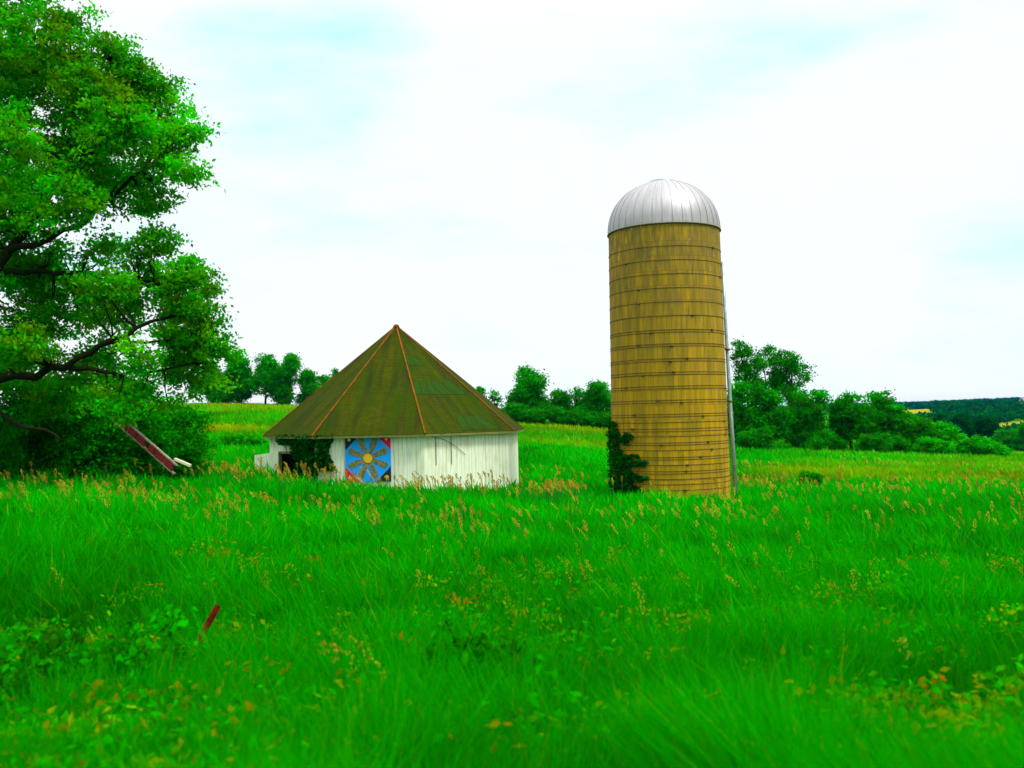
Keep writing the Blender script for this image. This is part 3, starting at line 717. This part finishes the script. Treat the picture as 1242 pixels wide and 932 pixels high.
# ivy on the silo and on the barn
def ivy(name, pts_fn, n, label, seed, leaf=.16, parent_loc=(0, 0, 0)):
    rs = np.random.default_rng(seed); C = []
    while len(C) < n:
        q = pts_fn(rs)
        if q is not None: C.append(q)
    C = np.array(C); T = np.ones((n, 3)); T[:, 1] = rs.uniform(.5, 1.6, n); V, TT = leaves(C, leaf, T, rs, up=-.1, aspect=.9)
    root = empty(name, parent_loc); tag(root, label, 'vine')
    V = V - np.array(parent_loc)
    mesh_np('foliage', V, np.arange(len(V)), np.full(n, 4), M['ivy'], TT, root)
    st = MB()
    for k in range(6):
        a = C[rs.integers(n)]; lo = C[np.argsort(C[:, 2])[rs.integers(n//12)]]
        b = np.array([lo[0], lo[1], min(C[:, 2].min(), lo[2])-.3]); st.tube([(p-Vector(parent_loc)) for p in curve(b, a, rs, .0, 5)], .02, 5)
    st.build('stem', M['bark'], root, True)
def silo_ivy(rs):
    py = rs.uniform(512, 606); px = rs.uniform(738, 780)
    lim = 745 if py < 521 else (759+4*math.sin(py*.5) if py < 541 else (750 if py < 553 else (768 if py < 560 else 773+4*math.sin(py*.35))))
    if px > lim: return None
    if vnoise(px, py, 6, 8) < .38 and px > 746: return None
    X = (px-812.5)/F*(SD-2); dx = X/3.1
    if abs(dx) > 1.03: return None
    th = math.asin(max(-1, min(1, dx))); z = at(px, py, SD-3).z
    Rr = 3.16 + abs(rs.normal())*.09
    return (SB.x + Rr*math.sin(th), SD - Rr*math.cos(th), z)
ivy('ivy', silo_ivy, 2300, 'dark green ivy climbing the lower left side of the ochre silo', 5, .17, (SB.x-2.2, SD-2.4, SB.z+.1))
a6, u6, n6 = side_frame(6); a7_, u7_, n7_ = side_frame(7); bo = Vector((cx, BD, bz))
def barn_ivy(rs):
    s = rs.uniform(1.2, 7.0); z = rs.uniform(0, EZ)
    top_l = 1.7; left = top_l if z > EZ-.55 else (3.2 if z > 2.45 else 3.75); right = 6.6-.2*math.sin(z*3) - (0 if z > 1.6 else 1.0)
    if s < left or s > right: return None
    if vnoise(s, z, .35, 4) < .14: return None
    o_ = .05+abs(rs.normal())*.16
    if s < side_len: p = bo + a6 + u6*s + n6*o_
    else: p = bo + a7_ + u7_*(s-side_len) + n7_*o_
    return (p.x, p.y, p.z+z)
ivy('ivy', barn_ivy, 6500, 'dark ivy mass hanging from the barn eave beside the open doorway', 6, .17, tuple(bo+a6+u6*4.2+n6*.3))

# ------------------------------------------------------------------ red farm elevator leaning under the tree
e0 = at(211, 568, 35.0); e1 = at(116, 485, 38.5)
el = empty('farm_elevator', (e0.x, 35.0, g1z(e0.x, 35.0))); tag(el, 'tilted red farm elevator with pale side rails, half hidden under the big tree', 'farm elevator')
O = Vector(el.location); a = e0-O; b = e1-O; d = (b-a).normalized(); sd_ = d.cross(Vector((0, 1, .25))).normalized(); upv = sd_.cross(d)
Ln = (b-a).length; wd = .17
for s in (-1, 1):
    MB().beam(a+sd_*s*wd-d*.15, b+sd_*s*wd, .045, .10, up=upv).build('side_rail', M['rail'], el)
for k in range(9):
    t0 = k/9+.004; t1 = (k+.93)/9
    if k in (2, 5): t1 -= .035
    MB().beam(a+d*Ln*t0-upv*.03, a+d*Ln*t1-upv*.03, wd*1.86, .03, up=upv).build('trough_panel', M['red'], el)
for k in range(1, 22):
    p = a+d*Ln*k/22; MB().beam(p-sd_*wd*.95+upv*.03, p+sd_*wd*.95+upv*.03, .04, .05, up=upv).build('flight', M['rust'], el)
h0 = at(212, 557, 34.9)-O; h1 = at(231, 565, 34.7)-O
MB().beam(h0, h1, .10, .09).build('hopper_lip', simple('pale_board', (.66, .62, .42), .7), el)

# rusty post and stub in the near weeds
def post(px0, py0, px1, py1, D, r, label):
    t = at(px0, py0, D); bt_ = at(px1, py1, D-.15); d = (bt_-t).normalized(); g = g1z(bt_.x, D)
    foot = t + d*((t.z-g+.3)/-d.z); loc = Vector((foot.x, foot.y, g))
    o = empty('rusty_post', loc); tag(o, label, 'post')
    m = MB().beam(foot-loc, t-loc, r, r*.35).beam(foot-loc+Vector((0, .012, 0)), t-loc+Vector((0, .02, -.01)), r*.3, r*.8)
    m.build('shaft', M['rust'], o)
    for k in range(8):
        p = (t-loc) - (t-foot)*(.04+.11*k)/1.0*.6
        MB().box(p+Vector((0, -r*.25, 0)), (r*.35, r*.3, r*.4)).build('stud', M['rust'], o)
    return o
post(264, 734, 238, 782, 10.0, .075, 'leaning rusty red steel post sticking out of the grass at lower left')
post(626, 796, 619, 812, 8.3, .07, 'small dark red post end barely showing in the weeds below the centre')

# far house at the right edge
hD = 760; hp = at(1246, 489, hD); hg = g1z(hp.x, hD); hs = empty('farmhouse', (hp.x, hD, hg)); tag(hs, 'distant pale farmhouse with grey roof on the slope at the right frame edge', 'house')
pale = simple('pale_siding', (.55, .55, .50), .8); roofg = simple('grey_roof', (.22, .20, .20), .9)
hb = at(1246, 488, hD).z-hg; Wd = 9.
MB().box((0, 0, hb/2+.2), (Wd, 7, hb+1.6)).build('wall', pale, hs)
wz = hb+1.0
MB().add([(-Wd/2-.4, -3.9, wz), (Wd/2+.4, -3.9, wz), (Wd/2+.4, 3.9, wz), (-Wd/2-.4, 3.9, wz), (-Wd/2-.4, 0, wz+3.2), (Wd/2+.4, 0, wz+3.2)], [(0,1,5,4), (2,3,4,5), (0,4,3), (1,2,5), (0,3,2,1)]).build('roof', roofg, hs)
for xx in (-3, 0, 3): MB().box((xx, -3.53, wz-1.3), (1, .06, 1.2)).build('window', M['dark'], hs)
MB().box((1.5, .6, wz+3), (.8, .8, 1.6)).build('chimney', M['rust'], hs)

# ------------------------------------------------------------------ far woods (stuff)
def far_wood(name, pts, hgt, leafsz, nl, label, seed, mat='leaf_far', spread=None):
    rs = np.random.default_rng(seed); x, y = pts; g = gz(x, y); n = len(x)
    hh = hgt*rs.uniform(.6, 1.1, n)*(.55+.9*vnoise(x, y*.1, hgt*9, 15)); sp = (spread or hgt*.55)
    P = np.stack((x, y, g+hh*.55), -1)
    off = rs.normal(size=(n, nl, 3)); off /= np.linalg.norm(off, axis=2)[:, :, None]; off *= rs.uniform(.6, 1, (n, nl, 1))
    off[:, :, :2] *= sp; off[:, :, 2] *= (hh*.5)[:, None]
    C = (P[:, None]+off).reshape(-1, 3); T = np.ones((n*nl, 3)); T[:, 1] = np.repeat(rs.uniform(.6, 1.35, n), nl)*rs.uniform(.8, 1.2, n*nl); T[:, 0] = np.repeat(rs.uniform(1, 3, n), nl)
    V, TT = leaves(C, leafsz, T, rs, aspect=.9)
    o = mesh_np(name, V, np.arange(len(V)), np.full(len(V)//4, 4), M[mat], TT); tag(o, label, 'woods', kind='stuff')
def band(n, p0, p1, d0, d1, seed):
    rs = np.random.default_rng(seed); D = np.exp(rs.uniform(math.log(d0), math.log(d1), n)); p = rs.uniform(p0, p1, n); return (p-621)/F*D, D
def keep(xy, thr=.35):
    x, y = xy; p = pd(x, y); k = (goldw(x, y) < thr) & ~((y > 560) & (y < 960) & (p > 1080) & (p < 1133)) & ~((y > 300) & (y < 440) & (p > 1196)); return x[k], y[k]
far_wood('distant_woods', band(3800, 560, 1500, 1900, 2700, 1), 9, 5.0, 34, 'dark blue wooded ridge along the far horizon', 1, spread=9)
far_wood('valley_woods', keep(band(700, 1040, 1420, 430, 1500, 2), .5), 7, 2.2, 60, 'dark woods filling the valley below the blue ridge at the right', 2, spread=6)
far_wood('slope_woods', keep(band(170, 1060, 1400, 240, 350, 3), .5), 6.0, 1.0, 130, 'green tree belt in the near valley behind the pale bushes', 3, spread=4)

# ------------------------------------------------------------------ grass
rs = np.random.default_rng(21)
def in_barn(x, y): return (np.hypot(x-cx, y-BD) < RW+.05) | (np.hypot(x-SB.x, y-SD) < RB+.05)
def blades(n, d0, d1, mode, hmin, hmax, wk, seed):
    rs = np.random.default_rng(seed)
    if mode == 'inv': D = 1/rs.uniform(1/d1, 1/d0, n)
    else: D = np.exp(rs.uniform(math.log(d0), math.log(d1), n))
    p = rs.uniform(-330, 1560, n); x = (p-621)/F*D + rs.normal(size=n)*.1; y = D
    k = ~in_barn(x, y); x, y, D = x[k], y[k], D[k]; n = len(x)
    return x, y, D, rs
def grass_object(name, specs, label):
    VV, TT, LL, TO = [], [], [], []; base = 0
    for (n, d0, d1, mode, hmin, hmax, seed) in specs:
        x, y, D, rs = blades(n, d0, d1, mode, hmin, hmax, 0, seed); n = len(x)
        z = gz(x, y)
        pn = vnoise(x, y, 2.2, 31); pb = vnoise(x, y, 7.5, 32); ps = vnoise(x, y, .7, 33)
        h_ = (hmin + (hmax-hmin)*rs.uniform(0, 1, n))*(.42+.5*pn+.55*ps)
        px_ = D/950.
        w = np.clip(px_*rs.uniform(.9, 2.4, n), .008, .14)*np.where(rs.uniform(0, 1, n) < .15, 1.7, 1)
        la = 2*math.pi*(vnoise(x, y, 1.3, 71)*1.6) + rs.normal(size=n)*1.0; lm = h_*(.15+.55*rs.uniform(0, 1, n)**1.6)
        lx = np.cos(la)*lm - .10*h_; ly = np.sin(la)*lm
        wa = rs.uniform(-1.1, 1.1, n); wx = np.cos(wa)*w*.5; wy = np.sin(wa)*w*.5
        B0 = np.stack((x-wx, y-wy, z-.03), -1); B1 = np.stack((x+wx, y+wy, z-.03), -1)
        mx, my, mz = x+lx*.35, y+ly*.35, z+h_*.62
        M0 = np.stack((mx-wx*.8, my-wy*.8, mz), -1); M1 = np.stack((mx+wx*.8, my+wy*.8, mz), -1)
        Tp = np.stack((x+lx, y+ly, z+h_*np.where(rs.uniform(0, 1, n) < .25, .8, 1.0)), -1)
        V = np.stack((B0, B1, M1, M0, Tp), 1).reshape(-1, 3)
        i = base + np.arange(n)*5
        loops = np.stack((i, i+1, i+2, i+3, i+3, i+2, i+4), -1).ravel()
        LL.append(loops); TO.append(np.tile([4, 3], n)); base += n*5
        g = goldw(x, y)
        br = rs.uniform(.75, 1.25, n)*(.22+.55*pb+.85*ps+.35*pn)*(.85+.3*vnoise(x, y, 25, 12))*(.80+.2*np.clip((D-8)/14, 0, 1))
        red = 1 + rs.uniform(0, 5, n) + 60*(rs.uniform(0, 1, n) < .03+.35*g*vnoise(x, y, 4, 7)) * rs.uniform(.5, 1.6, n)
        yl = np.clip((vnoise(x, y, 14, 41)-.55)*3, 0, 1)*np.clip((D-55)/40, 0, 1); red = red + 14*yl + 330*np.clip(g-.12, 0, 1)*np.clip(vnoise(x*.35, y, 6, 44)*1.7-.25, 0, 1)
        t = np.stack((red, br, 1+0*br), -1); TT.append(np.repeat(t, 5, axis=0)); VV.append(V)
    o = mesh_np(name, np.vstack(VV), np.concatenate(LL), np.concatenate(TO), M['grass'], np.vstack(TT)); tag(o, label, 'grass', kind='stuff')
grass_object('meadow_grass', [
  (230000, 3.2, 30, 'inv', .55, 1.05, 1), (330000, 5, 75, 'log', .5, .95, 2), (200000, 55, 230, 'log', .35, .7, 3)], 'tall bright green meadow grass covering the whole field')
# seed heads: leaning straw-coloured panicles on thin stalks
def seed_heads():
    rs = np.random.default_rng(77); xs, ys = [], []
    for (n, d0, d1, p0, p1, thr, sc_) in ((2100, 26, 66, -250, 1500, .56, 3.2), (420, 41, 50, 250, 700, .45, 1.3), (700, 36, 50, 840, 1500, .66, 2.6), (2300, 50, 92, 840, 1560, .62, 5), (380, 13, 34, -250, 1500, .62, 2.6), (40, 5.5, 14, -300, 1500, .55, 1.5), (300, 27, 38, -150, 300, .55, 2)):
        D = np.exp(rs.uniform(math.log(d0), math.log(d1), n)); p = rs.uniform(p0, p1, n); x = (p-621)/F*D
        k = (vnoise(x*.45, D, sc_, 51)*.7+.3*vnoise(x, D, sc_*.4, 52) + rs.normal(size=n)*.07 > thr) & ~in_barn(x, D); xs.append(x[k]); ys.append(D[k])
    x = np.concatenate(xs); y = np.concatenate(ys); n = len(x); z = gz(x, y)
    h_ = rs.uniform(.6, 1.1, n); h_[y > 60] *= .8; h_[(y > 38) & (y < 52)] += .18; hl = rs.uniform(.22, .55, n); lean = rs.uniform(-.05, .5, n)
    ang = rs.normal(math.pi, .7, n); dx, dy = np.cos(ang), np.sin(ang)
    bx = x+dx*lean*.35; by = y+dy*lean*.35
    VV, LL, TO, TT = [], [], [], []
    w = np.clip(y/950*.6, .003, .02)
    V = np.stack((np.stack((x-w/2, y, z), -1), np.stack((x+w/2, y, z), -1), np.stack((bx+w/2, by, z+h_), -1), np.stack((bx-w/2, by, z+h_), -1)), 1).reshape(-1, 3)
    t = np.ones((n*4, 3)); t[:, 0] = .06; t[:, 1] = .75
    VV.append(V); TT.append(t)
    m = 34
    s = np.tile(np.linspace(0, 1, m), (n, 1))+rs.uniform(-.03, .03, (n, m))
    sp = np.sin(np.clip(s, 0, 1)*math.pi*.85+.3)*.055
    C = np.stack((bx[:, None]+dx[:, None]*lean[:, None]*hl[:, None]*s*1.3+rs.normal(size=(n, m))*sp*.6,
                  by[:, None]+dy[:, None]*lean[:, None]*hl[:, None]*s+rs.normal(size=(n, m))*sp*.6,
                  z[:, None]+h_[:, None]+hl[:, None]*s*(1-.35*s)), -1).reshape(-1, 3)
    dd = np.repeat(np.stack((dx*lean, dy*lean, .8+0*dx), -1), m, axis=0)+rs.normal(size=(n*m, 3))*.3; dd /= np.linalg.norm(dd, axis=1)[:, None]
    sdv = np.cross(dd, rs.normal(size=(n*m, 3))+np.array([0, -1.5, 0])); sdv /= np.linalg.norm(sdv, axis=1)[:, None]
    L_ = (rs.uniform(.03, .062, n*m)*np.repeat(np.clip(y/40, .42, 1.3), m))[:, None]
    V2 = np.stack((C-dd*L_*.6, C+sdv*L_*.28, C+dd*L_*.6, C-sdv*L_*.28), 1).reshape(-1, 3)
    br = np.repeat(rs.uniform(.55, 1.35, n), m)*rs.uniform(.8, 1.2, n*m); gr = np.repeat(rs.uniform(.75, 1.3, n), m)
    VV.append(V2); TT.append(np.repeat(np.stack((br, br*gr, br), -1), 4, axis=0))
    V = np.vstack(VV); o = mesh_np('seed_heads', V, np.arange(len(V)), np.full(len(V)//4, 4), M['seed'], np.vstack(TT)); tag(o, 'straw-coloured grass seed heads leaning above the green meadow', 'grass', kind='stuff')
seed_heads()
# broad-leaved weeds mixed into the near grass
def weeds():
    rs = np.random.default_rng(5); n = 8500; D = 1/rs.uniform(1/24, 1/4.2, n); p = rs.uniform(-300, 1540, n); x = (p-621)/F*D
    k = vnoise(x*.6, D, 1.5, 61) > .52; x, D = x[k], D[k]; n = len(x); z = gz(x, D); H = rs.uniform(.5, .95, n)
    m = 34; s = rs.uniform(.35, 1, (n, m)); C = np.stack((x[:, None]+rs.normal(size=(n, m))*.11, D[:, None]+rs.normal(size=(n, m))*.11, z[:, None]+H[:, None]*s), -1).reshape(-1, 3)
    T = np.ones((n*m, 3)); T[:, 1] = np.repeat(rs.uniform(.35, 1.05, n), m)*rs.uniform(.75, 1.25, n*m); T[:, 0] = np.repeat(1+60*(rs.uniform(0, 1, n)**6), m)
    V, TT = leaves(C, .085, T, rs, aspect=.5); o = mesh_np('leafy_weeds', V, np.arange(len(V)), np.full(len(V)//4, 4), M['leaf'], TT); tag(o, 'broad-leaved weeds mixed through the near roadside grass', 'weeds', kind='stuff')
weeds()
# near bushes
def near_bush(px, py, D, w, hgt, lbl, seed, mat='leaf', leaf=.09):
    c = at(px, py, D); g = g1z(c.x, D); r = random.Random(seed); ls = []
    for q in range(7): ls.append(((c.x+r.uniform(-1, 1)*w*.4, D+r.uniform(-.4, .4)*w, g+hgt*r.uniform(.35, .78)), (w*.26, w*.24, hgt*.26)))
    plant('bush', (c.x, D, g), ls, lbl, 'bush', None, seed, leaf=leaf, clump=.2, per=9, nl=26, mat=mat, trunk_r=.02, nstems=3, crown_name='foliage', stem_name='stem', hue=.2, gap=.12, twigs=30)
near_bush(85, 745, 8.2, 1.5, 1.3, 'low leafy bush among the grass at lower left, beside the rusty post', 71, 'leaf_dark')
near_bush(5, 735, 8.8, 1.5, 1.3, 'leafy bush cut by the left frame edge in the near grass', 74, 'leaf_dark')
near_bush(600, 760, 7.6, .9, 1.30, 'dark leafy clump with pale top in the near grass below the barn quilt', 72, 'leaf_dark')
near_bush(984, 577, 60, 1.7, 1.35, 'small round dark bush standing in the field right of the silo', 73, 'leaf_dark', .14)
near_bush(283, 545, 74, 5.0, 1.2, 'low dark thicket on the slope left of the barn', 75, 'leaf_dark', .2)

# ------------------------------------------------------------------ haze
hz = MB().box((0, 0, (CZ+30-25)/2), (13400, 13400, CZ+30+25)).build('haze', None, None) if False else None
me = bpy.data.meshes.new('haze'); zb, zt = CZ-24, CZ+34; s_ = 6600
me.from_pydata([(x, y, z) for x in (-s_, s_) for y in (-s_, s_) for z in (zb, zt)], [], [(0,1,3,2),(4,6,7,5),(0,4,5,1),(2,3,7,6),(0,2,6,4),(1,5,7,3)])
hm = bpy.data.materials.new('haze_air'); hm.use_nodes = True; t = hm.node_tree; t.nodes.clear()
vo = t.nodes.new('ShaderNodeVolumePrincipled'); vo.inputs['Density'].default_value = .000035; vo.inputs['Color'].default_value = (.02, .35, 1, 1)
oo = t.nodes.new('ShaderNodeOutputMaterial'); t.links.new(vo.outputs[0], oo.inputs['Volume'])
me.materials.append(hm); ho = bpy.data.objects.new('haze', me); COL.objects.link(ho); ho['kind'] = 'stuff'
